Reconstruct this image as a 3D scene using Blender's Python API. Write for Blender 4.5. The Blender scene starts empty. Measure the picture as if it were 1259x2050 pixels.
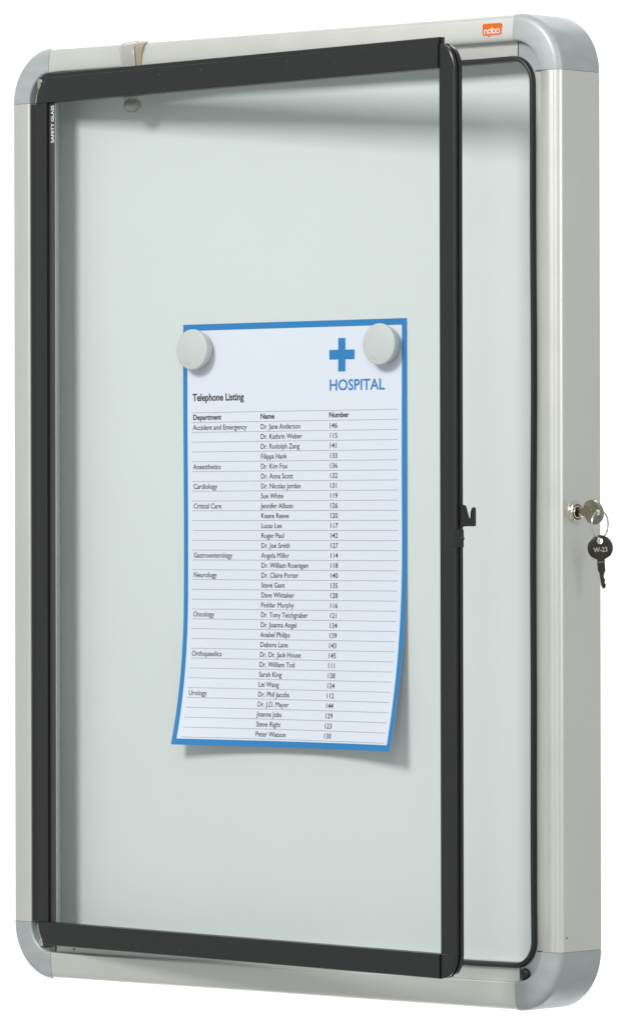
import bpy, bmesh, math, random
from math import sin, cos, pi, radians
from mathutils import Vector, Matrix
random.seed(4)
SC = bpy.context.scene
COL = SC.collection

# ------------------------------------------------------------------ camera
cam_d = bpy.data.cameras.new('camera')
cam = bpy.data.objects.new('camera', cam_d); COL.objects.link(cam)
AZ, EL, RO = 0.711353654, 0.00107488, -0.00203108
f = Vector((-sin(AZ) * cos(EL), cos(AZ) * cos(EL), sin(EL)))
r0 = f.cross(Vector((0, 0, 1))).normalized(); u0 = r0.cross(f)
r1 = cos(RO) * r0 + sin(RO) * u0; u1 = -sin(RO) * r0 + cos(RO) * u0
CAM = Vector((2.96692477, -3.10298099, 0.332398159))
m = Matrix((r1, u1, -f)).transposed().to_4x4(); m.translation = CAM
cam.matrix_world = m
cam_d.sensor_fit = 'HORIZONTAL'; cam_d.sensor_width = 36
cam_d.lens = 11762.0422 / 1259 * 36
cam_d.clip_start = 0.1; cam_d.clip_end = 60
SC.camera = cam

# ------------------------------------------------------------------ light
w = bpy.data.worlds.new('World'); SC.world = w; w.use_nodes = True
bg = w.node_tree.nodes['Background']
bg.inputs[0].default_value = (0.97, 1.0, 1.0, 1); bg.inputs[1].default_value = 0.52
SC.view_settings.view_transform = 'Standard'; SC.view_settings.look = 'None'
SC.view_settings.exposure = 0; SC.view_settings.gamma = 1
SC.cycles.max_bounces = 10; SC.cycles.transparent_max_bounces = 12
CEN = Vector((0.26, 0.0, 0.34))

def area(name, loc, target, size, size_y, power, colour=(1, 1, 1)):
    d = bpy.data.lights.new(name, 'AREA'); d.shape = 'RECTANGLE'
    d.size = size; d.size_y = size_y; d.energy = power; d.color = colour
    o = bpy.data.objects.new(name, d); COL.objects.link(o); o.location = loc
    o.rotation_euler = (Vector(target) - Vector(loc)).to_track_quat('-Z', 'Y').to_euler()
    return o
area('centre_softbox', (0.12, -3.0, 2.22), CEN, 0.95, 0.85, 95, (1, 0.995, 0.98))
area('right_softbox', (1.98, -2.85, 2.05), CEN, 0.9, 0.9, 14, (1, 0.995, 0.98))
area('side_softbox', (2.1, -0.15, 1.0), CEN, 0.5, 1.4, 9, (1, 0.995, 0.985))
# lamps that burn the studio backdrop out to white (they face away from the board)
VIEW = Vector((f.x, f.y, 0)).normalized(); SIDE = Vector((r0.x, r0.y, 0)).normalized()
BD = CEN + VIEW * 1.8
for s in (-1, 1):
    area('backdrop_lamp', CEN + VIEW * 0.95 + Vector((0, 0, 1.45 * s)), BD + Vector((0, 0, -.1 * s)), 2.0, 0.35, 24)

# ------------------------------------------------------------------ materials
def mat(name, base, rough=0.5, metal=0.0, spec=0.5, bump=0.0, bscale=600, var=0.0, vscale=8, coat=0.0,
        rvar=0.0, stretch=(1, 1, 1), ior=1.5):
    M = bpy.data.materials.new(name); M.use_nodes = True
    N = M.node_tree.nodes; L = M.node_tree.links; P = N['Principled BSDF']
    P.inputs['Base Color'].default_value = (*base, 1); P.inputs['Roughness'].default_value = rough
    P.inputs['Metallic'].default_value = metal; P.inputs['Specular IOR Level'].default_value = spec
    P.inputs['IOR'].default_value = ior
    if coat: P.inputs['Coat Weight'].default_value = coat; P.inputs['Coat Roughness'].default_value = 0.12
    tc = N.new('ShaderNodeTexCoord'); mp = N.new('ShaderNodeMapping'); mp.inputs['Scale'].default_value = stretch
    L.new(tc.outputs['Object'], mp.inputs['Vector'])
    if bump:
        n = N.new('ShaderNodeTexNoise'); n.inputs['Scale'].default_value = bscale; n.inputs['Detail'].default_value = 3
        b = N.new('ShaderNodeBump'); b.inputs['Strength'].default_value = bump; b.inputs['Distance'].default_value = 0.0004
        L.new(mp.outputs[0], n.inputs['Vector']); L.new(n.outputs[0], b.inputs['Height']); L.new(b.outputs[0], P.inputs['Normal'])
    if var or rvar:
        n = N.new('ShaderNodeTexNoise'); n.inputs['Scale'].default_value = vscale; n.inputs['Detail'].default_value = 5
        L.new(mp.outputs[0], n.inputs['Vector'])
        if var:
            r = N.new('ShaderNodeMapRange'); r.inputs['From Min'].default_value = .3; r.inputs['From Max'].default_value = .7
            r.inputs['To Min'].default_value = 1 - var; r.inputs['To Max'].default_value = 1 + var
            L.new(n.outputs[0], r.inputs['Value'])
            mx = N.new('ShaderNodeVectorMath'); mx.operation = 'SCALE'; mx.inputs[0].default_value = base
            L.new(r.outputs[0], mx.inputs['Scale']); L.new(mx.outputs[0], P.inputs['Base Color'])
        if rvar:
            r = N.new('ShaderNodeMapRange'); r.inputs['From Min'].default_value = .3; r.inputs['From Max'].default_value = .7
            r.inputs['To Min'].default_value = rough - rvar; r.inputs['To Max'].default_value = rough + rvar
            L.new(n.outputs[0], r.inputs['Value']); L.new(r.outputs[0], P.inputs['Roughness'])
    return M

ALU = mat('satin_aluminium', (0.685, 0.69, 0.65), 0.38, 0.65, 0.5, bump=0.05, bscale=1400, var=0.012, vscale=25, rvar=0.02)
CORN = mat('grey_corner_plastic', (0.385, 0.415, 0.415), 0.42, 0.2, 0.5, bump=0.16, bscale=420, var=0.05, vscale=55, rvar=0.08, stretch=(1, 1, 2.5))
BLACK = mat('black_powder_coat', (0.014, 0.0142, 0.0146), 0.40, 0, 0.42, bump=0.10, bscale=1500, rvar=0.04, vscale=60)
BLACKG = mat('black_plastic', (0.014, 0.0145, 0.0145), 0.26, 0, 0.5)
STRIPM = mat('dark_glazing_strip', (0.045, 0.046, 0.047), 0.35, 0, 0.5)
RUBBER = mat('black_rubber', (0.018, 0.018, 0.019), 0.38, 0, 0.5)
DEEP = mat('joint_black', (0.01, 0.01, 0.01), 0.8)
PANEL = mat('white_enamel_steel', (0.615, 0.648, 0.640), 0.42, 0, 0.4, var=0.008, vscale=14, bump=0.02, bscale=900)
LINER = mat('grey_liner', (0.62, 0.66, 0.65), 0.45, 0.1)
BACKM = mat('galvanised_back', (0.4, 0.41, 0.41), 0.5, 0.7)
CHROME = mat('polished_nickel', (0.74, 0.69, 0.60), 0.08, 1.0)
NICKEL = mat('worn_nickel_key', (0.40, 0.37, 0.28), 0.30, 1.0, bump=0.15, bscale=700, var=0.08, vscale=120)
DKEY = mat('nickel_key_dark_reflection', (0.075, 0.068, 0.06), 0.30, 1.0, bump=0.2, bscale=500, var=0.15, vscale=150)  # dark reflections on this nickel are put into its base colour
STEEL = mat('bright_steel_ring', (0.75, 0.77, 0.80), 0.14, 1.0)
KMARK = mat('stamped_glint', (0.8, 0.76, 0.68), 0.3, 1.0)  # brightened to paint the specular glint on stamped letters and groove
BRASS = mat('brass_keyway', (0.16, 0.10, 0.05), 0.3, 1.0)
SLOT = mat('dark_keyway_and_reflection', (0.03, 0.02, 0.015), 0.4, 0.6)  # keyway colour, also painted as dark reflection round the lock barrel
PAPER = mat('paper_white', (0.68, 0.705, 0.79), 0.75, 0, 0.2, bump=0.03, bscale=900)
BLUE = mat('blue_print', (0.014, 0.19, 0.47), 0.6, 0, 0.15)
INK = mat('black_ink', (0.02, 0.017, 0.02), 0.7, 0, 0.2)
INKG = mat('grey_rule_ink', (0.36, 0.37, 0.39), 0.7, 0, 0.2)
MAGN = mat('light_grey_plastic', (0.54, 0.555, 0.55), 0.45, 0, 0.45, bump=0.05, bscale=900)
ORANGE = mat('orange_print', (0.70, 0.135, 0.010), 0.5, 0, 0.15)
WHITEP = mat('white_print', (0.85, 0.85, 0.85), 0.4)
SPECK = mat('dust_speck', (0.45, 0.46, 0.44), 0.8)
BDM = mat('white_backdrop', (0.9, 0.9, 0.9), 0.9, 0, 0.0)
BROWNM = mat('brown_stain', (0.28, 0.17, 0.10), 0.7)

def glass_mat(name, tint, ior=1.5, rough=0.0):
    M = bpy.data.materials.new(name); M.use_nodes = True; N = M.node_tree.nodes; L = M.node_tree.links
    N.remove(N['Principled BSDF'])
    t = N.new('ShaderNodeBsdfTransparent'); t.inputs[0].default_value = (*tint, 1)
    g = N.new('ShaderNodeBsdfGlossy'); g.inputs['Roughness'].default_value = rough; g.inputs[0].default_value = (1, 1, 1, 1)
    lw = N.new('ShaderNodeLayerWeight'); lw.inputs['Blend'].default_value = 0.5
    pw = N.new('ShaderNodeMath'); pw.operation = 'POWER'; pw.inputs[1].default_value = 5
    fr = N.new('ShaderNodeMath'); fr.operation = 'MULTIPLY_ADD'; f0 = ((ior - 1) / (ior + 1)) ** 2
    fr.inputs[1].default_value = 1 - f0; fr.inputs[2].default_value = f0
    L.new(lw.outputs['Facing'], pw.inputs[0]); L.new(pw.outputs[0], fr.inputs[0])
    mx = N.new('ShaderNodeMixShader')
    L.new(fr.outputs[0], mx.inputs[0]); L.new(t.outputs[0], mx.inputs[1]); L.new(g.outputs[0], mx.inputs[2])
    L.new(mx.outputs[0], N['Material Output'].inputs[0]); return M
GLASS = glass_mat('clear_safety_glass', (0.985, 0.995, 0.99), 1.32)
GEDGE = mat('green_glass_edge', (0.42, 0.50, 0.47), 0.2)

def milky(name, tint, thr):
    M = bpy.data.materials.new(name); M.use_nodes = True; N = M.node_tree.nodes; L = M.node_tree.links
    P = N['Principled BSDF']; P.inputs['Base Color'].default_value = (*tint, 1); P.inputs['Roughness'].default_value = 0.25
    t = N.new('ShaderNodeBsdfTransparent'); t.inputs[0].default_value = (*[c ** .5 for c in tint], 1)
    mx = N.new('ShaderNodeMixShader'); mx.inputs[0].default_value = thr
    L.new(t.outputs[0], mx.inputs[1]); L.new(P.outputs[0], mx.inputs[2]); L.new(mx.outputs[0], N['Material Output'].inputs[0])
    return M
MILK = milky('milky_plastic', (0.60, 0.59, 0.575), 0.5)
TIPM = milky('cloudy_tip_plastic', (0.27, 0.262, 0.24), 0.72)
AMBER = milky('amber_strap_shade', (0.60, 0.54, 0.42), 0.42)  # tint for the shadow and refraction beside the strap

# ------------------------------------------------------------------ object helpers
def empty(name, loc=(0, 0, 0), parent=None):
    o = bpy.data.objects.new(name, None); o.location = loc; o.empty_display_size = .02
    COL.objects.link(o); o.parent = parent; return o

def tag(o, label=None, cat=None, group=None, kind=None):
    if label: o['label'] = label
    if cat: o['category'] = cat
    if group: o['group'] = group
    if kind: o['kind'] = kind
    return o

def finish(name, bm, material, parent=None, angle=30, smooth=True):
    bmesh.ops.remove_doubles(bm, verts=bm.verts, dist=1e-6)
    bmesh.ops.recalc_face_normals(bm, faces=bm.faces)
    me = bpy.data.meshes.new(name); bm.to_mesh(me); bm.free()
    if smooth and len(me.polygons):
        me.polygons.foreach_set('use_smooth', [True] * len(me.polygons)); me.set_sharp_from_angle(angle=radians(angle))
    me.materials.append(material)
    o = bpy.data.objects.new(name, me); COL.objects.link(o)
    if parent:
        o.parent = parent
        if any(abs(c) > 1e-9 for c in parent.location): o.matrix_parent_inverse = Matrix.Translation(-parent.location)
    return o

def loft(bm, loops, closed=True, cap=True, ring=False):
    """loops: list of equally long lists of points; joins neighbours into a skin"""
    vs = [[bm.verts.new(p) for p in lp] for lp in loops]
    n = len(vs[0]); pairs = list(zip(vs, vs[1:])) + ([(vs[-1], vs[0])] if ring else [])
    for a, b in pairs:
        for i in range(n if closed else n - 1):
            j = (i + 1) % n; bm.faces.new((a[i], a[j], b[j], b[i]))
    if cap and not ring:
        bm.faces.new(vs[0][::-1]); bm.faces.new(vs[-1])
    return vs

def box(bm, x0, x1, y0, y1, z0, z1, fn=lambda x, y, z: (x, y, z)):
    loft(bm, [[fn(x0, y, z) for y, z in ((y0, z0), (y1, z0), (y1, z1), (y0, z1))],
              [fn(x1, y, z) for y, z in ((y0, z0), (y1, z0), (y1, z1), (y0, z1))]])

def poly_prism(bm, pts, d0, d1, fn, bev=0.0):
    """pts 2-D outline, extruded from d0 to d1; fn(a,b,d) -> xyz; optional inset on the d0 side"""
    if bev:
        n = len(pts); ins = []
        ar = sum(pts[i][0] * pts[(i + 1) % n][1] - pts[(i + 1) % n][0] * pts[i][1] for i in range(n))
        sg = 1 if ar > 0 else -1
        for i in range(n):
            p = Vector(pts[i]); a = (p - Vector(pts[i - 1])); b = (Vector(pts[(i + 1) % n]) - p)
            a.normalize(); b.normalize()
            na = Vector((-a.y, a.x)) * sg; nb = Vector((-b.y, b.x)) * sg
            nn = (na + nb); 
            if nn.length < 1e-4: nn = na
            nn.normalize(); k = bev / max(.5, nn.dot(na)); ins.append((p.x + nn.x * k, p.y + nn.y * k))
        loft(bm, [[fn(a, b, d0) for a, b in ins], [fn(a, b, d0 + bev * (1 if d1 > d0 else -1)) for a, b in pts], [fn(a, b, d1) for a, b in pts]])
    else:
        loft(bm, [[fn(a, b, d0) for a, b in pts], [fn(a, b, d1) for a, b in pts]])

def lathe(bm, prof, origin, axis, up, seg=48):
    ax = Vector(axis).normalized(); u = Vector(up); u = (u - u.dot(ax) * ax).normalized(); v = ax.cross(u); o = Vector(origin)
    loft(bm, [[o + ax * h + (u * cos(2 * pi * i / seg) + v * sin(2 * pi * i / seg)) * max(r, 1e-5) for i in range(seg)] for r, h in prof])

# ------------------------------------------------------------------ backdrop
bm = bmesh.new()
n = 12
R = 1.7
vs = []
for i in range(2):
    s = (-R, R)[i]; row = []
    row.append(BD + SIDE * s + Vector((0, 0, 1.8)))
    row.append(BD + SIDE * s + Vector((0, 0, -1.8)))
    vs.append([bm.verts.new(p) for p in row])
bm.faces.new((vs[0][0], vs[0][1], vs[1][1], vs[1][0]))
bd = finish('backdrop', bm, BDM, smooth=False); bd['kind'] = 'structure'

# ------------------------------------------------------------------ the noticeboard case
W, H, C, B, D = 0.5096, 0.674, 0.0388, 0.0178, 0.0460
DL, DR, DT, DB_ = -.0015, -.0038, 0.0, -.0012     # the step is not equally wide on all four sides
EL, ER, ET, EB = .0004, 0.0, .0012, .0024        # how far each outer edge bulges past the nominal line
STEP, YS, YP = 0.0280, 0.0060, 0.0212       # inner edge of the step, its depth, depth of the white panel
BK = 0.0345                                  # inner boundary of the hollow section
board = empty('noticeboard', (W / 2, D, 0))
tag(board, 'wall noticeboard with silver aluminium frame, grey corners and an open black framed glass door', 'noticeboard')

def arc(cx, cy, r, a0, a1, n, ry=None):
    ry = ry or r
    return [(cx + r * cos(radians(a0 + (a1 - a0) * i / n)), cy + ry * sin(radians(a0 + (a1 - a0) * i / n))) for i in range(n + 1)]

def section(kb, full=True, groove=False, d=0.0, e=0.0):
    """frame cross-section: (s inward from the outer edge, y depth), stretched by kb up to the band's inner edge"""
    p = [(0.0, D - .0006), (0.0, 0.0062)]
    p += arc(0.0052, 0.0062, 0.0052, 180, 262, 9)[1:]          # rounded outer front edge
    p += [(0.0052, 0.00125), (0.0060, 0.00105)] if groove else []
    p += [(0.0075, 0.00065), (0.0090, 0.00042), (0.0110, 0.00040), (0.0135, 0.00075)] if groove else [(0.0075, 0.00065), (0.0090, 0.00042), (0.0110, 0.00022), (0.0135, 0.00005)]
    p += [(B - .0022, .0013), (B - .0008, .0019), (B - .0001, .0027)] if groove else arc(B - .0016, 0.0016, 0.0016, -90, 0, 6)
    p += [(B, YS)]
    p = [(s * kb - e * max(0, 1 - s / .009), y) for s, y in p]
    if full: p += [(STEP + d, YS), (STEP + d, YS + .0012), (STEP + d + .0024, YS + .0016), (STEP + d + .0024, D - .0006)]
    else: p += [(B * kb, YS + .0012), (B * kb, D - .0006)]
    p += [(0.0008, D)] if False else []
    return p

KL, KR, KT = 1.10, 0.955, 1.0
G = 0.00022                                                 # half of the hairline joint
def barobj(kb, fn, a0, a1, d, e):
    bm = bmesh.new(); sec = section(kb, True, kb == KR, d, e)
    loft(bm, [[fn(s, y, a0) for s, y in sec], [fn(s, y, a1) for s, y in sec]])
    return finish('frame_bar', bm, ALU, board, 24)
top_bar = barobj(KT, lambda s, y, a: (a, y, H - s), C + G, W - C - G, DT, ET)
barobj(KT, lambda s, y, a: (a, y, s), C + G, W - C - G, DB_, EB)
barobj(KL, lambda s, y, a: (s, y, a), C + G, H - C - G, DL, EL)
barobj(KR, lambda s, y, a: (W - s, y, a), C + G, H - C - G, DR, ER)

SJ = 0.0036   # the step face's joint sits a little nearer the corner than the band's joint
def corner(sx, sz, kx):
    """quarter-round corner cap swept round (C, C) in mirrored local coordinates"""
    X = (lambda p: p) if sx < 0 else (lambda p: W - p)
    Z = (lambda q: q) if sz < 0 else (lambda q: H - q)
    bm = bmesh.new(); loops = []
    sb = section(1.0, False); n = 22
    e = G
    for i in range(-1, n + 2):
        a = min(max(i / n, 0), 1) * pi / 2
        lp = []
        for s, y in sb:
            kk = kx
            bl = max(0, 1 - s / .009); ex = EL if sx < 0 else ER; ez = EB if sz < 0 else ET
            ps = s * kk - ex * bl; qs = s * KT - ez * bl
            p = C - (C - ps) * cos(a); q = C - (C - qs) * sin(a)
            # i=-1 and n+1 are the straight ends up to the joint (already at C)
            lp.append((X(p), y - 0.00012, Z(q)))
        if i in (-1, n + 1): continue
        loops.append(lp)
    loft(bm, loops)
    o = finish('corner_cap', bm, CORN, board, 26)
    # the flat step plate inside the round band, with the smaller round opening
    bm = bmesh.new(); n = 16; rg = 0.0175; sp = STEP + (DL if sx < 0 else DR); sq = STEP + (DB_ if sz < 0 else DT); ci = sp + rg; cj = sq + rg
    outl = [(sp + .00008, C - G), (B * kx + .0002, C - G)]
    outl += [(C - (C - B * kx - .0003) * cos(pi / 2 * i / n), C - (C - B - .0003) * sin(pi / 2 * i / n)) for i in range(1, n)]
    outl += [(C - G, B + .0002), (C - G, sq + .00008)]
    outl += [(ci - rg * sin(pi / 2 * i / n), cj - rg * cos(pi / 2 * i / n)) for i in range(n + 1)]
    outl = [(max(p, 0), q) for p, q in outl]
    poly_prism(bm, outl, YS - .0002, YS + .002, lambda p, q, d: (X(p), d, Z(q)))
    finish('corner_step', bm, CORN, board, 26)
    return o
for sx, sz, kx in ((-1, 1, KL), (1, 1, KR), (-1, -1, KL), (1, -1, KR)): corner(sx, sz, kx)

# dark sleeves just under the skin close the hairline joints
def sleeve(fn, a, kb, g, e):
    bm = bmesh.new(); sec = section(kb, False, g, 0, e)
    c = Vector((0.009, 0.022))
    sh = [(s + (c.x - s) * .08, y + (c.y - y) * .04 + .0004) for s, y in sec]
    loft(bm, [[fn(s, y, a - .0025) for s, y in sh], [fn(s, y, a + .0025) for s, y in sh]])
    finish('joint_sleeve', bm, DEEP, board)
for a in (C, W - C):
    sleeve(lambda s, y, t: (t, y, H - s), a, KT, False, ET); sleeve(lambda s, y, t: (t, y, s), a, KT, False, EB)
for a in (C, H - C):
    sleeve(lambda s, y, t: (s, y, t), a, KL, False, EL); sleeve(lambda s, y, t: (W - s, y, t), a, KR, True, ER)
# black slots where the step faces butt against the corner pieces
for sx in (0, 1):
    for sz in (0, 1):
        bm = bmesh.new()
        x = C if sx == 0 else W - C
        z0, z1 = (B + .0006, STEP + DB_ - .0002) if sz == 0 else (H - STEP - DT + .0002, H - B - .0006)
        box(bm, x - .0003, x + .0003, YS - .0004, YS + .001, z0, z1)
        finish('joint_slot', bm, DEEP, board)
        bm = bmesh.new()
        z = C if sz == 0 else H - C
        k = KL if sx == 0 else KR
        x0, x1 = (B * k + .0008, STEP + DL - .0002) if sx == 0 else (W - STEP - DR + .0002, W - B * k - .0008)
        box(bm, x0, x1, YS - .0004, YS + .001, z - .0003, z + .0003)
        finish('joint_slot', bm, DEEP, board)

# liner walls, white panel, back plate
bm = bmesh.new()
IW = 0.0310
def rr(i, r, n=8, side=True):
    l, rt_, t, b = (i + DL, i + DR, i + DT, i + DB_) if side else (i, i, i, i)
    pts = []
    for cx, cz, a0 in ((W - rt_ - r, H - t - r, 0), (l + r, H - t - r, 90), (l + r, b + r, 180), (W - rt_ - r, b + r, 270)):
        pts += [(cx + r * cos(radians(a0 + 90 * k / n)), cz + r * sin(radians(a0 + 90 * k / n))) for k in range(n + 1)]
    return pts
A = rr(IW, .0165); Bo = rr(IW + .0015 - .003, .018)
loft(bm, [[(x, YS + .003, z) for x, z in A], [(x, YP - .0002, z) for x, z in rr(IW, .004)], [(x, YP - .0002, z) for x, z in rr(IW - .002, .004)], [(x, YS + .003, z) for x, z in Bo]], cap=False, ring=True)
finish('liner', bm, LINER, board, 40)
bm = bmesh.new(); box(bm, .022, W - .022, YP, YP + .0012, .022, H - .022)
finish('white_panel', bm, PANEL, board, smooth=False)
bm = bmesh.new(); loft(bm, [[(x, y, z) for x, z in rr(.004, .034, side=False)] for y in (D - .0035, D - .0012)])
finish('back_plate', bm, BACKM, board, smooth=False)

# rubber gasket round the opening
bm = bmesh.new(); n = 10; loops = []
prof = [(0.0, YS - .0001), (0.0002, YS - .0022), (0.0010, YS - .0034), (0.0021, YS - .0036), (0.0032, YS - .0030), (0.0038, YS - .0014), (0.0038, YS + .0045), (0.0026, YS + .0055), (0.0006, YS + .004)]
base = rr(STEP - .0004, .0190, n)
m_ = len(base)
path = []
for k in range(m_):
    # corner centre for inward direction
    cx = STEP + DL - .0004 + .019 if base[k][0] < W / 2 else W - STEP - DR + .0004 - .019
    cz = STEP + DB_ - .0004 + .019 if base[k][1] < H / 2 else H - STEP - DT + .0004 - .019
    d = Vector((cx - base[k][0], cz - base[k][1])).normalized(); path.append((base[k], d))
full = []
for k in range(m_):       # extra points along the straights let the soft lip wander slightly
    full.append(path[k]); (p, d), (q, e) = path[k], path[(k + 1) % m_]
    L_ = (Vector(q) - Vector(p)).length
    if L_ > .05:
        for t in range(1, 14):
            t /= 14; wob = 0.00045 * sin(t * pi * 2.0) + .0003 * sin(t * 17)
            pt = Vector(p).lerp(Vector(q), t) + d * wob; full.append(((pt.x, pt.y), d))
loops = [[(p[0] + d.x * s, y, p[1] + d.y * s) for s, y in prof] for p, d in full]
loft(bm, loops, cap=False, ring=True)
finish('gasket', bm, RUBBER, board, 50)

# hinge strip, hinge pins, bumper, screw
bm = bmesh.new(); box(bm, B * KL + .0003, .0262, .0016, YS - .0003, C + .001, H - C - .001)
finish('hinge_strip', bm, BLACK, board, smooth=False)
for z0, z1 in ((.6450, .6525), (.0215, .0270)):
    bm = bmesh.new(); lathe(bm, [(.0001, 0), (.0017, 0), (.0021, .0004), (.0021, z1 - z0 - .0004), (.0017, z1 - z0), (.0001, z1 - z0)], (.0283, .0022, z0), (0, 0, 1), (1, 0, 0), 20)
    finish('hinge_pin', bm, CHROME, board)
    bm = bmesh.new(); zc = (z0 + z1) / 2
    lathe(bm, [(.0001, 0), (.0028, 0), (.0028, .002), (.0001, .002)], (.0345, .0040, zc + (.003 if z0 > .3 else -.0008)), (0, -1, 0), (1, 0, 0), 20)
    finish('hinge_washer', bm, RUBBER, board)
# teardrop bumper at the lower right: round on top with a slanted flat below
bm = bmesh.new(); pts = arc(0, 0, .0042, -10, 215, 16)
pts += [(-.0020, -.0050), (-.0002, -.0062)]
pts = [(a, b) for a, b in pts]
loft(bm, [[(.4757 + a * k, YS - .0008 - h, .0230 + b * k * .92) for a, b in pts] for k, h in ((1, -.001), (1, .0005), (.93, .0014), (.75, .0021), (.4, .0025))])
finish('rubber_bumper', bm, RUBBER, board, 50)
bm = bmesh.new(); lathe(bm, [(.0001, 0), (.0011, 0), (.0010, .0004), (.0001, .0005)], (.0566, YS, .0203), (0, -1, 0), (1, 0, 0), 12)
finish('screw_head', bm, BACKM, board)

# ---- logo badge on the top bar
LX, LZ = 0.4525, 0.6649; YL = -0.00012
bm = bmesh.new()
hw, hh, r = .0081, .0040, .0013
pts = arc(LX + hw - r, LZ + hh - r, r, 0, 90, 6) + arc(LX - hw + r, LZ + hh - r, r, 90, 180, 6) + arc(LX - hw + r, LZ - hh + r, r, 180, 270, 6)
pts += [(LX - .0042, LZ - hh), (LX - .0028, LZ - hh - .0013), (LX - .0013, LZ - hh)] + arc(LX + hw - r, LZ - hh + r, r, 270, 360, 6)
poly_prism(bm, pts, YL - .00008, YL + .0004, lambda a, b, d: (a, d, b))
badge = finish('logo_badge', bm, ORANGE, board, smooth=False); tag(badge, 'orange speech-bubble maker badge')
bm = bmesh.new()
def ribbon(bm, pts, wd, fn, d0, d1, closed=False):
    n = len(pts); L = []; Rr = []
    for i in range(n):
        a = Vector(pts[i - 1] if (i or closed) else pts[0]); b = Vector(pts[(i + 1) % n] if (i < n - 1 or closed) else pts[-1])
        t = (b - a).normalized(); nn = Vector((-t.y, t.x)) * wd / 2
        L.append(Vector(pts[i]) + nn); Rr.append(Vector(pts[i]) - nn)
    loft(bm, [[fn(*L[i], d0), fn(*Rr[i], d0), fn(*Rr[i], d1), fn(*L[i], d1)] for i in range(n)], ring=closed, cap=not closed)
fnl = lambda a, b, d: (LX + a, d, LZ + b)
ro, wl = .00145, .0006
d0, d1 = YL - .0002, YL - .00004
zc = -.0014
def disc_o(cx): ribbon(bm, [(cx + ro * cos(2 * pi * k / 20), zc + ro * sin(2 * pi * k / 20)) for k in range(20)], wl, fnl, d0, d1, True)
disc_o(-.0018); disc_o(.0018); disc_o(.0053)
ribbon(bm, [(.0018 - ro, zc + .0030), (.0018 - ro, zc)], wl, fnl, d0 - .00001, d1)
cx = -.0053
ribbon(bm, [(cx - .0012, zc - ro - .0002), (cx - .0012, zc)] + [(cx + .0012 * cos(radians(180 - a)), zc + .0012 * sin(radians(180 - a))) for a in range(0, 181, 20)] + [(cx + .0012, zc - ro - .0002)], wl, fnl, d0 - .00002, d1)
lo = finish('logo_lettering', bm, WHITEP, badge, smooth=False)

# ---- cam lock in the right side
LY, LZk = .0176, .3363
bm = bmesh.new()
lathe(bm, [(.0078, -.001), (.0078, .0005), (.0076, .0011), (.0070, .0019), (.0062, .0024), (.0056, .0025), (.0053, .0023), (.0051, .0012), (.0046, .0010), (.0046, .0022), (.0044, .0026), (.0040, .0028), (.0036, .0026), (.0035, .0012), (.0001, .0012)], (W, LY, LZk), (1, 0, 0), (0, 0, 1), 56)
lock = finish('lock', bm, CHROME, board, 25); tag(lock, 'round nickel cam lock set in the right side of the frame')
bm = bmesh.new(); lathe(bm, [(.0033, .0), (.0033, .0016), (.0030, .0019), (.0001, .0019)], (W, LY, LZk), (1, 0, 0), (0, 0, 1), 32)
finish('lock_barrel', bm, BRASS, lock)
bm = bmesh.new(); lathe(bm, [(.0052, .0009), (.0052, .00125), (.0045, .00125), (.0045, .0009)], (W, LY, LZk), (1, 0, 0), (0, 0, 1), 40)
finish('lock_dark_reflection', bm, SLOT, lock)  # dark ring painted in for the dark reflections of the polished lock
bm = bmesh.new(); box(bm, W + .0017, W + .0021, LY - .0012, LY + .0012, LZk - .0030, LZk + .0030)
finish('keyway', bm, SLOT, lock, smooth=False)

# ---- small marks left on the frame
bm = bmesh.new()
lathe(bm, [(.0001, 0), (.0009, 0), (.0008, .0001), (.0001, .0001)], (W + .00002, .0078, .0487), (1, 0, 0), (0, 0, 1), 10)
finish('paint_chip', bm, BROWNM, board, smooth=False)

# ------------------------------------------------------------------ the open glass door
PH = radians(8.28); HX, HY = 0.0404, -0.0040; DW, DZ0, DZ1 = 0.4237, 0.0231, 0.6554
def Df(u, v, z): return (HX + u * cos(PH) + v * sin(PH), HY - u * sin(PH) + v * cos(PH), z)
SW = 0.0146; ZC = DZ1 - .0046; RT, RB = 0.0209, 0.0165
TH = .0075
door = empty('door', (HX - .012, 0, DZ0), board)
door.location = (HX - .012, 0, DZ0); door.matrix_parent_inverse = Matrix.Translation(-board.location)
tag(door, 'black framed glass door standing slightly open')

layers = [(.0009, 0), (.0003, .0003), (0, .0010), (0, .0022), (.0013, .0025), (.0013, .0044), (.0001, .0047), (.0001, TH)]
def stile(side):
    s = 1 if side > 0 else -1; u0 = DW if side > 0 else 0
    za, zb = DZ0 + RB + .0002, DZ1 - RT - .0002
    bm = bmesh.new()
    lw = SW if side > 0 else SW - .0021
    loft(bm, [[Df(u0 + s * a, v, z) for a, z in ((0, za), (lw - i, za), (lw - i, zb), (0, zb))] for i, v in layers])
    finish('stile', bm, BLACK, door, 20)
    for top in (0, 1):                                    # rounded corner pieces
        bm = bmesh.new(); loops = []
        for i, v in layers:
            pts = []
            Rz = .0168; 
            zin = zb + .0004 if top else za - .0004; zo = ZC if top else DZ0
            sg = 1 if top else -1
            pts = [(0, zin), (0, zo - sg * i)]
            for k in range(13):
                a = pi / 2 * (1 - k / 12)
                pts.append(((lw - i) * cos(a) if True else 0, (zo - sg * Rz) + sg * (Rz - i) * sin(a)))
            if abs(pts[-1][1] - zin) > 1e-5: pts.append((lw - i, zin))
            loops.append([Df(u0 + s * a, v - .00002, z) for a, z in pts])
        loft(bm, loops)
        finish('door_corner', bm, BLACKG, door, 20)
stile(-1); stile(1)
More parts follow.
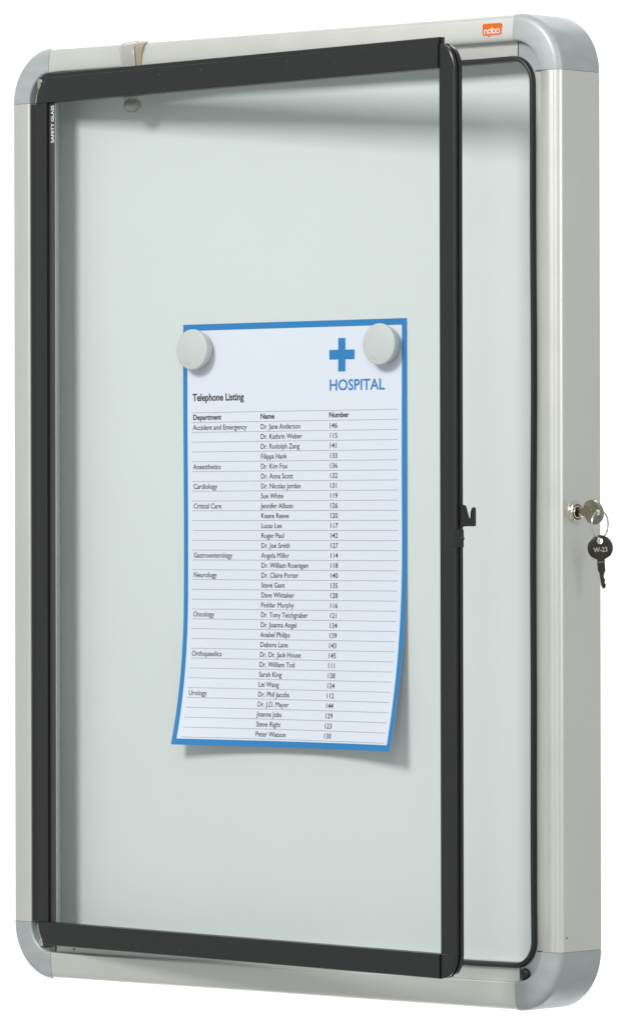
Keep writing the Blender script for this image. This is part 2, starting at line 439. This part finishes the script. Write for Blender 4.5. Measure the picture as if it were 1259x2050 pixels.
# rails
bm = bmesh.new()
zt = DZ1
prof = [(-.0009, zt - RT), (-.0012, zt - RT + .0004), (-.0012, zt - .0034), (-.0002, zt - .0028), (-.0002, zt - .0003), (.0001, zt), (.0022, zt), (.0022, zt - .0046), (TH, zt - .0046), (TH, zt - RT)]
loft(bm, [[Df(u, v, z) for v, z in prof] for u in (.0004, DW - .0004)])
finish('rail', bm, BLACK, door, 20)
bm = bmesh.new()   # the flange runs on past the corner as a small notched tab
for (ua, ub, za, zb, va, vb) in ((DW - .0004, DW + .0026, zt - .0045, zt - .0002, .0012, .0026), (DW - .0004, DW + .0040, zt - .0070, zt - .0046, .0030, .0060)):
    loft(bm, [[Df(u, v, z) for v, z in ((va, za), (vb, za), (vb, zb), (va, zb))] for u in (ua, ub)])
finish('flange_tab', bm, BLACKG, door, 20)
bm = bmesh.new(); zb = DZ0
prof = [(-.0009, zb + RB), (-.0012, zb + RB - .0004), (-.0012, zb + .0006), (-.0008, zb + .0001), (.0005, zb), (TH, zb), (TH, zb + RB)]
loft(bm, [[Df(u, v, z) for v, z in prof] for u in (.0004, DW - .0004)])
finish('rail', bm, BLACK, door, 20)
# dark glazing strip along the hinge side with its lettering, and the pane
bm = bmesh.new()
GS = .0070
def dbox(bm, u0, u1, v0, v1, z0, z1): loft(bm, [[Df(u, v, z) for v, z in ((v0, z0), (v1, z0), (v1, z1), (v0, z1))] for u in (u0, u1)])
dbox(bm, .0003, GS, .0022, .0036, DZ0 + RB + .0002, DZ1 - RT - .0002)
strip = finish('glazing_strip', bm, STRIPM, door, smooth=False)
bm = bmesh.new(); dbox(bm, GS + .0003, DW - .0002, .0022, .0048, DZ0 + RB - .002, DZ1 - RT + .002)
finish('glass_pane', bm, GLASS, door, smooth=False)
bm = bmesh.new(); dbox(bm, GS + .00005, GS + .00030, .0021, .0032, DZ0 + RB + .0004, DZ1 - RT - .0004)
finish('glass_edge', bm, GEDGE, door, smooth=False)

# catch hook on the closing side: an upright plate pointing into the case
def hookf(a, b, d): return Df(DW + SW - .0018 + d, TH - .0006 + a, b)
bm = bmesh.new()
S = 1 / 2240.0; Zs = 1 / 3025.0; zc0 = 0.3410     # z of photograph row 1011
hp = [(926, 1011), (932, 1011), (934.5, 1013.5), (937.5, 1025), (940.5, 1036), (942.5, 1039.5), (944.5, 1039.5), (945.8, 1036), (946, 1026), (948, 1018), (950, 1015), (952, 1015), (953.6, 1017), (954, 1020), (954, 1051), (952.5, 1054), (926, 1054)]
hp = [((x - 926) * S, zc0 - (y - 1011) * Zs) for x, y in hp]
poly_prism(bm, hp, .0016, .0, hookf)
hook = finish('latch_hook', bm, BLACKG, door, 20)
bm = bmesh.new(); dbox(bm, DW + SW - .0012, DW + SW + .0008, .0046, TH + .0004, zc0 - 44 * Zs, zc0 + .0003)
finish('hook_mount', bm, BLACKG, door, smooth=False)
# finger tab below the hook, wrapping the stile's edge
bm = bmesh.new(); zt_, zb_ = zc0 - 50 * Zs, zc0 - 85 * Zs
pts = [(TH + .0003, zt_), (TH + .0003, zb_)]
o_ = []
ua, ub = DW + SW - .0032, DW + SW + .0003; r = .0017
out = arc(ua + r, zb_ + r, r, 270, 180, 6) + arc(ua + r, zt_ - r, r, 180, 90, 6)
pts2 = [(ub, zb_)] + out + [(ub, zt_)]
loft(bm, [[Df(DW + SW - .0032 + (a - (DW + SW - .0032)) * k + (.0003 if k < 1 else 0), v, (b - (zt_ + zb_) / 2) * k2 + (zt_ + zb_) / 2) for a, b in pts2] for k, k2, v in ((.92, .95, -.0007), (1, 1, -.0003), (1, 1, TH + .0003))])
finish('finger_tab', bm, BLACKG, door, 30)
bm = bmesh.new(); lathe(bm, [(.0001, 0), (.0014, 0), (.0012, .0007), (.0001, .0009)], Df(DW + SW + .0004, TH - .001, (zt_ + zb_) / 2), Df(1, 0, 0), (0, 0, 1), 14)
bm.free()
bm = bmesh.new(); c0 = Vector(Df(DW + SW + .0001, TH - .0006, (zt_ + zb_) / 2)); ax = Vector(Df(1, 0, 0)) - Vector(Df(0, 0, 0))
lathe(bm, [(.0001, 0), (.0015, 0), (.0012, .0006), (.0001, .0008)], c0, ax, (0, 0, 1), 16)
finish('rivet', bm, BLACKG, door)
# dust on the coated rails and the pane
bm = bmesh.new()
for k in range(22):
    q = random.random(); u = random.uniform(.01, DW); s_ = random.uniform(.00008, .00019)
    if q < .4: z = random.uniform(DZ1 - RT + .002, DZ1 - .005); v = -.00122
    elif q < .8: z = random.uniform(DZ0 + .001, DZ0 + RB - .002); v = -.00122
    else: z = random.uniform(.06, .62); v = .00215
    dbox(bm, u - s_, u + s_, v - s_ * .6, v, z - s_, z + s_)
dust = finish('dust', bm, SPECK, door, smooth=False); dust['kind'] = 'stuff'

# ------------------------------------------------------------------ lettering
def glyphs(txt, bold=0.0):
    cu = bpy.data.curves.new('t', 'FONT'); cu.body = txt; cu.size = 1; cu.resolution_u = 3; cu.offset = bold
    o = bpy.data.objects.new('t', cu); COL.objects.link(o)
    dg = bpy.context.evaluated_depsgraph_get(); me = bpy.data.meshes.new_from_object(o.evaluated_get(dg))
    vs = [v.co.copy() for v in me.vertices]; fs = [tuple(p.vertices) for p in me.polygons]
    bpy.data.objects.remove(o); bpy.data.curves.remove(cu); bpy.data.meshes.remove(me)
    return vs, fs
def textwidth(txt, bold=0.0):
    vs, _ = glyphs(txt, bold); return max(v.x for v in vs)
def put(bm, txt, fn, size, xs, bold=0.0, lift=0.0):
    """flat lettering, emboldened by an outline offset (a capital M fills in that way, so it is doubled instead)"""
    m_ = 'M' in txt
    vs, fs = glyphs(txt, 0 if m_ else bold)
    for off in ((-bold * .7, bold * .7) if m_ else (0,)):
        V = [bm.verts.new(Vector(fn((v.x + off) * size * xs, v.y * size)) + Vector((0, -1e-6 if off > 0 else 0, 0))) for v in vs]
        for f_ in fs:
            try: bm.faces.new([V[i] for i in f_])
            except ValueError: pass
def textobj(name, bm, material, parent, nrm):
    for f_ in bm.faces:
        f_.normal_update()
        if f_.normal.dot(nrm) < 0: f_.normal_flip()
    me = bpy.data.meshes.new(name); bm.to_mesh(me); bm.free(); me.materials.append(material)
    o = bpy.data.objects.new(name, me); COL.objects.link(o); o.parent = parent
    if parent and any(abs(c) > 1e-9 for c in parent.location): o.matrix_parent_inverse = Matrix.Translation(-parent.location)
    return o

# SAFETY GLASS, reading upwards on the glazing strip
sw = textwidth('SAFETY GLASS')
bm = bmesh.new(); xs = 0.0270 / (sw * .0046)
put(bm, 'SAFETY GLASS', lambda a, b: Df(.0058 - .0033 + (.0033 - b), .0021, .6052 + a), .0046, xs, .012)
textobj('safety_lettering', bm, WHITEP, door, Vector(Df(0, -1, 0)) - Vector(Df(0, 0, 0)))

# ------------------------------------------------------------------ the notice
PX0, PX1, PZ0, PZ1 = 0.1466, 0.3545, 0.1710, 0.4712
YPAP = YP - .0005
DXP = .00483          # where the sheet hangs along the board
def curl(x, z):
    u = (x - PX0) / (PX1 - PX0)
    l = max(0, (.2810 - z) / .1100); r = max(0, (.3300 - z) / .1590)
    k = 1 - .60 * max(0, 4 * u * (1 - u))      # the side edges flare more than the middle
    return k * (.0142 * l ** 2.3 * (1 - u) + .0190 * r ** 2.3 * u) + .00025 * sin(z * 30 + x * 9)
def Pp(x, z, lift=0.0):
    # edges of the sheet lean in very slightly
    return (x + DXP, YPAP - curl(x, z) - .0002 - lift, z)
sheet = empty('notice', ((PX0 + PX1) / 2 + DXP, YPAP, PZ0))
tag(sheet, 'white hospital telephone list with blue border, its lower edge curling off the board', 'notice')
def strip_mesh(bm, x0, x1, z0, z1, lift, nx, nz, thick=0.0):
    g = [[bm.verts.new(Pp(x0 + (x1 - x0) * i / nx, z0 + (z1 - z0) * j / nz, lift)) for j in range(nz + 1)] for i in range(nx + 1)]
    for i in range(nx):
        for j in range(nz): bm.faces.new((g[i][j], g[i + 1][j], g[i + 1][j + 1], g[i][j + 1]))
bm = bmesh.new(); nx, nz = 48, 60
for lift in (0, -.00015): strip_mesh(bm, PX0, PX1, PZ0, PZ1, lift, nx, nz)
bm.verts.ensure_lookup_table(); N1 = (nx + 1) * (nz + 1)
def vid(i, j, l): return bm.verts[l * N1 + i * (nz + 1) + j]
for i in range(nx):
    for j in (0, nz): bm.faces.new((vid(i, j, 0), vid(i + 1, j, 0), vid(i + 1, j, 1), vid(i, j, 1)))
for j in range(nz):
    for i in (0, nx): bm.faces.new((vid(i, j, 0), vid(i, j + 1, 0), vid(i, j + 1, 1), vid(i, j, 1)))
finish('sheet', bm, PAPER, sheet, 40)
bw = .0043
NRM = Vector((0, -1, 0))
bm = bmesh.new()
lf = .00012
strip_mesh(bm, PX0, PX0 + bw * .92, PZ0, PZ1, lf, 3, 60); strip_mesh(bm, PX1 - bw, PX1, PZ0, PZ1, lf, 3, 60)
strip_mesh(bm, PX0 + bw * .92, PX1 - bw, PZ1 - bw * 1.04, PZ1, lf, 40, 1); strip_mesh(bm, PX0 + bw * .92, PX1 - bw, PZ0, PZ0 + bw, lf, 40, 2)
textobj('blue_border', bm, BLUE, sheet, NRM)
bm = bmesh.new()
for (a, b, c, d) in ((.2922, .2988, .4352, .4586), (.2840, .2922, .4436, .4504), (.2988, .3072, .4436, .4504)): strip_mesh(bm, a, b, c, d, lf, 1, 4)
textobj('cross_emblem', bm, BLUE, sheet, NRM)
def line(name, txt, x, z, size, xs, bold, material=INK):
    bm = bmesh.new(); put(bm, txt, lambda a, b: Pp(x + a, z + b, lf), size, xs, bold)
    return textobj(name, bm, material, sheet, NRM)
hw_ = textwidth('HOSPITAL'); CAP = .729
s_ = .0079 / CAP
line('hospital_lettering', 'HOSPITAL', .2838, .4221, s_, .0507 / (hw_ * s_), .016, BLUE)
s_ = .0053 / CAP; line('title', 'Telephone Listing', .1556, .4165, s_, .0486 / (textwidth('Telephone Listing') * s_), .025)
s_ = .0038 / CAP
XD, XN, XU = .1558, .2200, .2838
line('column_heading', 'Department', XD, .4030, s_, .0270 / (textwidth('Department') * s_), .025)
line('column_heading', 'Name', XN, .4030, s_, .0130 / (textwidth('Name') * s_), .025)
line('column_heading', 'Number', XU, .4032, s_, .0183 / (textwidth('Number') * s_), .025)
xa = .0512 / (textwidth('Accident and Emergency') * s_); xb = .0372 / (textwidth('Dr. Jane Anderson') * s_); xc = .0077 / (textwidth('146') * s_)
rows = [('Accident and Emergency', 'Dr. Jane Anderson', 146), ('', 'Dr. Kathrin Weber', 115), ('', 'Dr. Rodolph Zang', 141), ('', 'Filippa Hank', 133),
 ('Anaesthetics', 'Dr. Kim Fox', 136), ('', 'Dr. Anna Scott', 132), ('Cardiology', 'Dr. Nicolas Jordan', 131), ('', 'Sue White', 119),
 ('Critical Care', 'Jennifer Allison', 126), ('', 'Keane Reeve', 120), ('', 'Lucas Lee', 117), ('', 'Roger Paul', 142), ('', 'Dr. Joe Smith', 127),
 ('Gastroenterology', 'Angela Miller', 114), ('', 'Dr. William Roentgen', 118), ('Neurology', 'Dr. Claire Porter', 140), ('', 'Steve Gant', 135),
 ('', 'Dave Whitaker', 128), ('', 'Peddar Murphy', 116), ('Oncology', 'Dr. Tony Teichgraber', 121), ('', 'Dr. Joanna Angel', 134), ('', 'Anabel Philips', 139),
 ('', 'Debora Lane', 143), ('Orthopaedics', 'Dr. Dr. Jack House', 145), ('', 'Dr. William Tod', 111), ('', 'Sarah King', 138), ('', 'Lei Wang', 124),
 ('Urology', 'Dr. Phil Jacobs', 112), ('', 'Dr. J.D. Mayer', 144), ('', 'Joanne Jobs', 129), ('', 'Steve Right', 123), ('', 'Peter Watson', 130)]
PITCH = (.3957 - .1782) / 31
for k, (dep, nm, num) in enumerate(rows):
    z = .3957 - PITCH * k
    if dep: line('department_name', dep, XD, z, s_, xa, .008)
    line('person_name', nm, XN, z, s_, xb, .008)
    line('extension_number', str(num), XU, z, s_, xc, .007)
for k in range(34):
    z = .4081 - PITCH * k if k else .4081
    bm = bmesh.new(); strip_mesh(bm, .1547, .3467, z - .00016, z + .00016, lf + .00004, 40, 1)
    textobj('ruled_line', bm, INKG, sheet, NRM)

# ------------------------------------------------------------------ magnets
def magnet(x, z, label):
    t = empty('magnet', (x, YPAP - .0006, z))
    tag(t, label, 'magnet', 'round grey magnets holding the notice')
    y0 = YPAP - .0005
    bm = bmesh.new(); lathe(bm, [(.0001, .0002), (.0124, .0004), (.0127, .0008), (.0127, .0050), (.0122, .0056), (.0122, .0061), (.0001, .0061)], (x, y0, z), (0, -1, 0), (1, 0, 0), 56)
    finish('magnet_base', bm, MAGN, t, 35)
    bm = bmesh.new(); lathe(bm, [(.0001, .0060), (.0138, .0060), (.0143, .0062), (.0145, .0066), (.0145, .0080), (.0144, .0086), (.0140, .0090), (.0134, .0092), (.0001, .0093)], (x, y0, z), (0, -1, 0), (1, 0, 0), 64)
    cap = finish('magnet_cap', bm, MAGN, t, 50)
    bm = bmesh.new(); yy = y0 - .00934; a0 = radians(-33)
    def fn(a, b):
        th = radians(232) + a / .0105
        rr_ = .0112 - b
        return (x + rr_ * cos(th), yy - .00002, z + rr_ * sin(th))
    put(bm, 'nobo', fn, .0026, 1.05, .0)
    ex = textobj('embossed_mark', bm, MAGN, cap, NRM)
    return t
magnet(.1618 + DXP + .0008, .4530, 'round light grey magnet on the top left corner of the notice, overlapping the blue edge')
magnet(.3364 + DXP + .0003, .4532, 'round light grey magnet beside the blue cross, near the top right corner of the notice')

# ------------------------------------------------------------------ keys
def key(name, origin, axis_len, axis_w, label, material, marks):
    """origin at the shoulder; blade runs along -axis_len, bow along +axis_len, axis_w across the flat"""
    a = Vector(axis_len).normalized(); b = Vector(axis_w); b = (b - b.dot(a) * a).normalized(); n_ = a.cross(b)
    O = Vector(origin)
    P = lambda s, t, d: O + a * s + b * t + n_ * d
    t_ = empty(name, origin)
    tag(t_, label, 'key')
    # bow: disc with a hole, built as a ring of quads outside to hole
    R_ = .0086; cyc = .0098; N_ = 56; hr = .0021; hc = cyc + .0046
    th = .0009
    bm = bmesh.new(); lo = []
    def outl(k, sc=1.0):
        an = 2 * pi * k / N_
        x, y = cos(an), sin(an)                      # x along a, y across
        p = Vector((cyc + R_ * x * sc, R_ * y * sc))
        if x < -.72:                                 # flares into the shank
            q = (-.72 - x) / .28
            p = Vector((cyc + R_ * (-.72) * sc * (1 - q) + (.0 - cyc) * q * 1.0, y / abs(y if abs(y) > 1e-6 else 1) * max(.0026, abs(R_ * y) * (1 - q * .9))))
        return p
    def hole(k): an = 2 * pi * k / N_; return Vector((hc + hr * cos(an), hr * sin(an)))
    for d, ok, sc in ((th, 0, .955), (th * .75, 0, 1), (-th * .75, 0, 1), (-th, 0, .955)):
        lo.append([P(outl(k, sc).x, outl(k, sc).y, d) for k in range(N_)])
    lo.append([P(hole(k).x, hole(k).y, -th) for k in range(N_)]); lo.append([P(hole(k).x, hole(k).y, th) for k in range(N_)])
    vs = loft(bm, lo, ring=True, cap=False)
    bow = finish('bow', bm, material, t_, 35)
    # shank and toothed blade
    bm = bmesh.new(); e = .0078
    def zz(x, y): return (-(y - 1290) * .0000423 , (x - 838) * .0000423)
    up = [(772, 1288), (776, 1360), (779, 1430), (795, 1442), (804, 1520), (814, 1600), (824, 1690), (848, 1714), (870, 1708), (886, 1680), (893, 1655), (884, 1632), (870, 1612), (884, 1588), (881, 1560), (866, 1528), (867, 1492), (885, 1474), (879, 1452), (899, 1432), (897, 1360), (895, 1288)]
    pts = [zz(x, y) for x, y in up]
    poly_prism(bm, pts, .0009, -.0009, lambda s, t, d: P(s, t, d), bev=.0002)
    bl = finish('blade', bm, material, t_, 25)
    bm = bmesh.new()
    for t0, t1, s0, s1 in ((-.0017, -.0009, -.0006, -.0160),):
        poly_prism(bm, [(s0, t0), (s0, t1), (s1, t1 + .0006), (s1, t0 + .0006)], .00105, .0006, P)
    finish('blade_groove', bm, KMARK if marks else material, bl, smooth=False)  # on the marked key the bright colour paints the groove's highlight
    bm = bmesh.new(); poly_prism(bm, [(.0004, -.0024), (.0004, .0026), (-.0001, .0026), (-.0001, -.0024)], .00125, -.00125, P, bev=.0002)
    finish('shoulder', bm, NICKEL if marks else material, bl, smooth=False)
    return t_, P, bow
# key in the lock: the flat stands upright, turned a little
tilt = radians(14)
k1, P1, bow1 = key('key', (W + .0058, LY, LZk), (1, 0, 0), (0, -sin(tilt), cos(tilt)), 'pale nickel key pushed into the round side lock', NICKEL, False)
bm = bmesh.new()
for k in range(4):
    c0 = P1(.0088, .0045 - .0028 * k, 0)
    nn = Vector((1, 0, 0)).cross(Vector((0, -sin(tilt), cos(tilt))))
    for sg in (1, -1):
        lathe(bm, [(.0001, .0), (.0007, .0), (.0006, .0011), (.0003, .0011), (.0001, .0009)], c0, nn * sg, (1, 0, 0), 10)
finish('stamped_mark', bm, NICKEL, bow1)
# split ring through both keys
hole1 = Vector(P1(.0098 + .0046, 0, 0))
RR = .0093
ring_c = hole1 + Vector((.0003, .0010, -RR + .0010))
rt = Vector((-.03, 1, 0)).normalized()
bm = bmesh.new(); lo = []
for k in range(72):
    an = 2 * pi * k / 72; rad = rt * cos(an) + Vector((0, 0, 1)) * sin(an); ax = rt.cross(Vector((0, 0, 1)))
    c0 = ring_c + rad * RR
    lo.append([c0 + rad * a_ + ax * b_ for a_, b_ in ((.00048, .0003), (.00048, -.0003), (.00025, -.0006), (-.00025, -.0006), (-.00048, -.0003), (-.00048, .0003), (-.00025, .0006), (.00025, .0006))])
loft(bm, lo, ring=True, cap=False)
ring = finish('key_ring', bm, STEEL, None, 40)
tag(ring, 'thin bright steel ring linking the two keys', 'key ring')
# hanging key, its flat turned to the viewer's side
fl = Vector((cos(radians(-2)) * .757, .653, 0)).normalized()      # across the flat, roughly along the picture plane
hang = ring_c + Vector((0, 0, -RR))
ln = (Vector((0, 0, 1)) + fl * -.06).normalized()
org = hang - ln * (.0098 + .0046 + .0020) + fl * -.0002
k2, P2, bow2 = key('key', org, ln, fl, 'nickel key with dark reflections in its colour, stamped W-23, hanging from the steel ring', DKEY, True)
bm = bmesh.new()
nn = ln.cross(fl)
sgn = 1 if nn.dot(CAM - org) > 0 else -1
tw = textwidth('W-23')
def fk(a, b): return P2(.0070 + b, -.0046 + a, sgn * .00093)
put(bm, 'W-23', fk, .0046, .0092 / (tw * .0046), .01)
textobj('stamped_lettering', bm, KMARK, bow2, nn * sgn)

# ------------------------------------------------------------------ clear plastic strip hanging over the top of the frame
hs = empty('hanging_strip', (.117, 0, H))
tag(hs, 'milky translucent plastic strip draped over the top left of the frame behind the door', 'plastic strip')
bm = bmesh.new(); lo = []
sec = [  # (y, z, x_left, x_right, half thickness)
 (.0200, H + .0016, .1075, .1225, .0004), (.0100, H + .0016, .1078, .1228, .0004), (.0045, H + .0012, .1083, .1230, .0004), (.0010, H - .0012, .1088, .1234, .0008), (-.0012, H - .0040, .1093, .1238, .0009),
 (-.0018, .6650, .1108, .1248, .0009), (-.0018, .6574, .1123, .1257, .0009), (-.0015, .6480, .1130, .1266, .0010), (-.0012, .6360, .1137, .1278, .0011), (-.0010, .6320, .1140, .1283, .0012), (-.0010, .6290, .1150, .1280, .0010), (-.0010, .6275, .1180, .1260, .0008)]
for i, (y, z, xl, xr, th) in enumerate(sec):
    a = sec[max(i - 1, 0)]; b = sec[min(i + 1, len(sec) - 1)]
    t = Vector((b[0] - a[0], b[1] - a[1])).normalized(); nn = Vector((-t.y, t.x))
    nn = -nn if nn.x > 0 else nn
    e = (xr - xl) * .14
    lp = []
    for x, k in ((xl, 0), (xl + e, .8), ((xl + xr) / 2, 1), (xr - e, .8), (xr, 0), (xr - e, -.8), ((xl + xr) / 2, -1), (xl + e, -.8)):
        lp.append((x, y + nn.x * th * k, z + nn.y * th * k))
    lo.append(lp)
loft(bm, lo)
st = finish('strap', bm, MILK, hs, 60)
bm = bmesh.new(); lo = []
for i in range(1, 22):
    a = pi * i / 22; zc = .6286 + .0046 * cos(a); rr_ = sin(a) ** .8
    lo.append([(.1219 + .0082 * rr_ * cos(t * pi / 12) + .0003 * sin(i * 1.1), -.0010 + .0034 * rr_ * sin(t * pi / 12), zc + .0005 * sin(t * .9)) for t in range(24)])
loft(bm, lo); finish('rounded_tip', bm, TIPM, st, 60)
bm = bmesh.new(); lo = []  # amber strip painted in for the strap's shadow and refraction on the frame
for y, z, xl, xr in ((.0150, H + .0006, .1235, .1350), (.0040, H + .0006, .1236, .1340), (.0004, H - .0012, .1238, .1328), (-.0008, H - .0045, .1243, .1318), (-.0008, .6650, .1252, .1306), (-.0008, .6570, .1264, .1298), (-.0004, .6480, .1270, .1290)):
    t = .0005
    lo.append([(xl, y, z), ((xl + xr) / 2, y - t, z + t * (z > .672)), (xr, y, z), ((xl + xr) / 2, y + t, z - t * (z > .672))])
loft(bm, lo)
finish('strap_shade_strip', bm, AMBER, hs, 60)
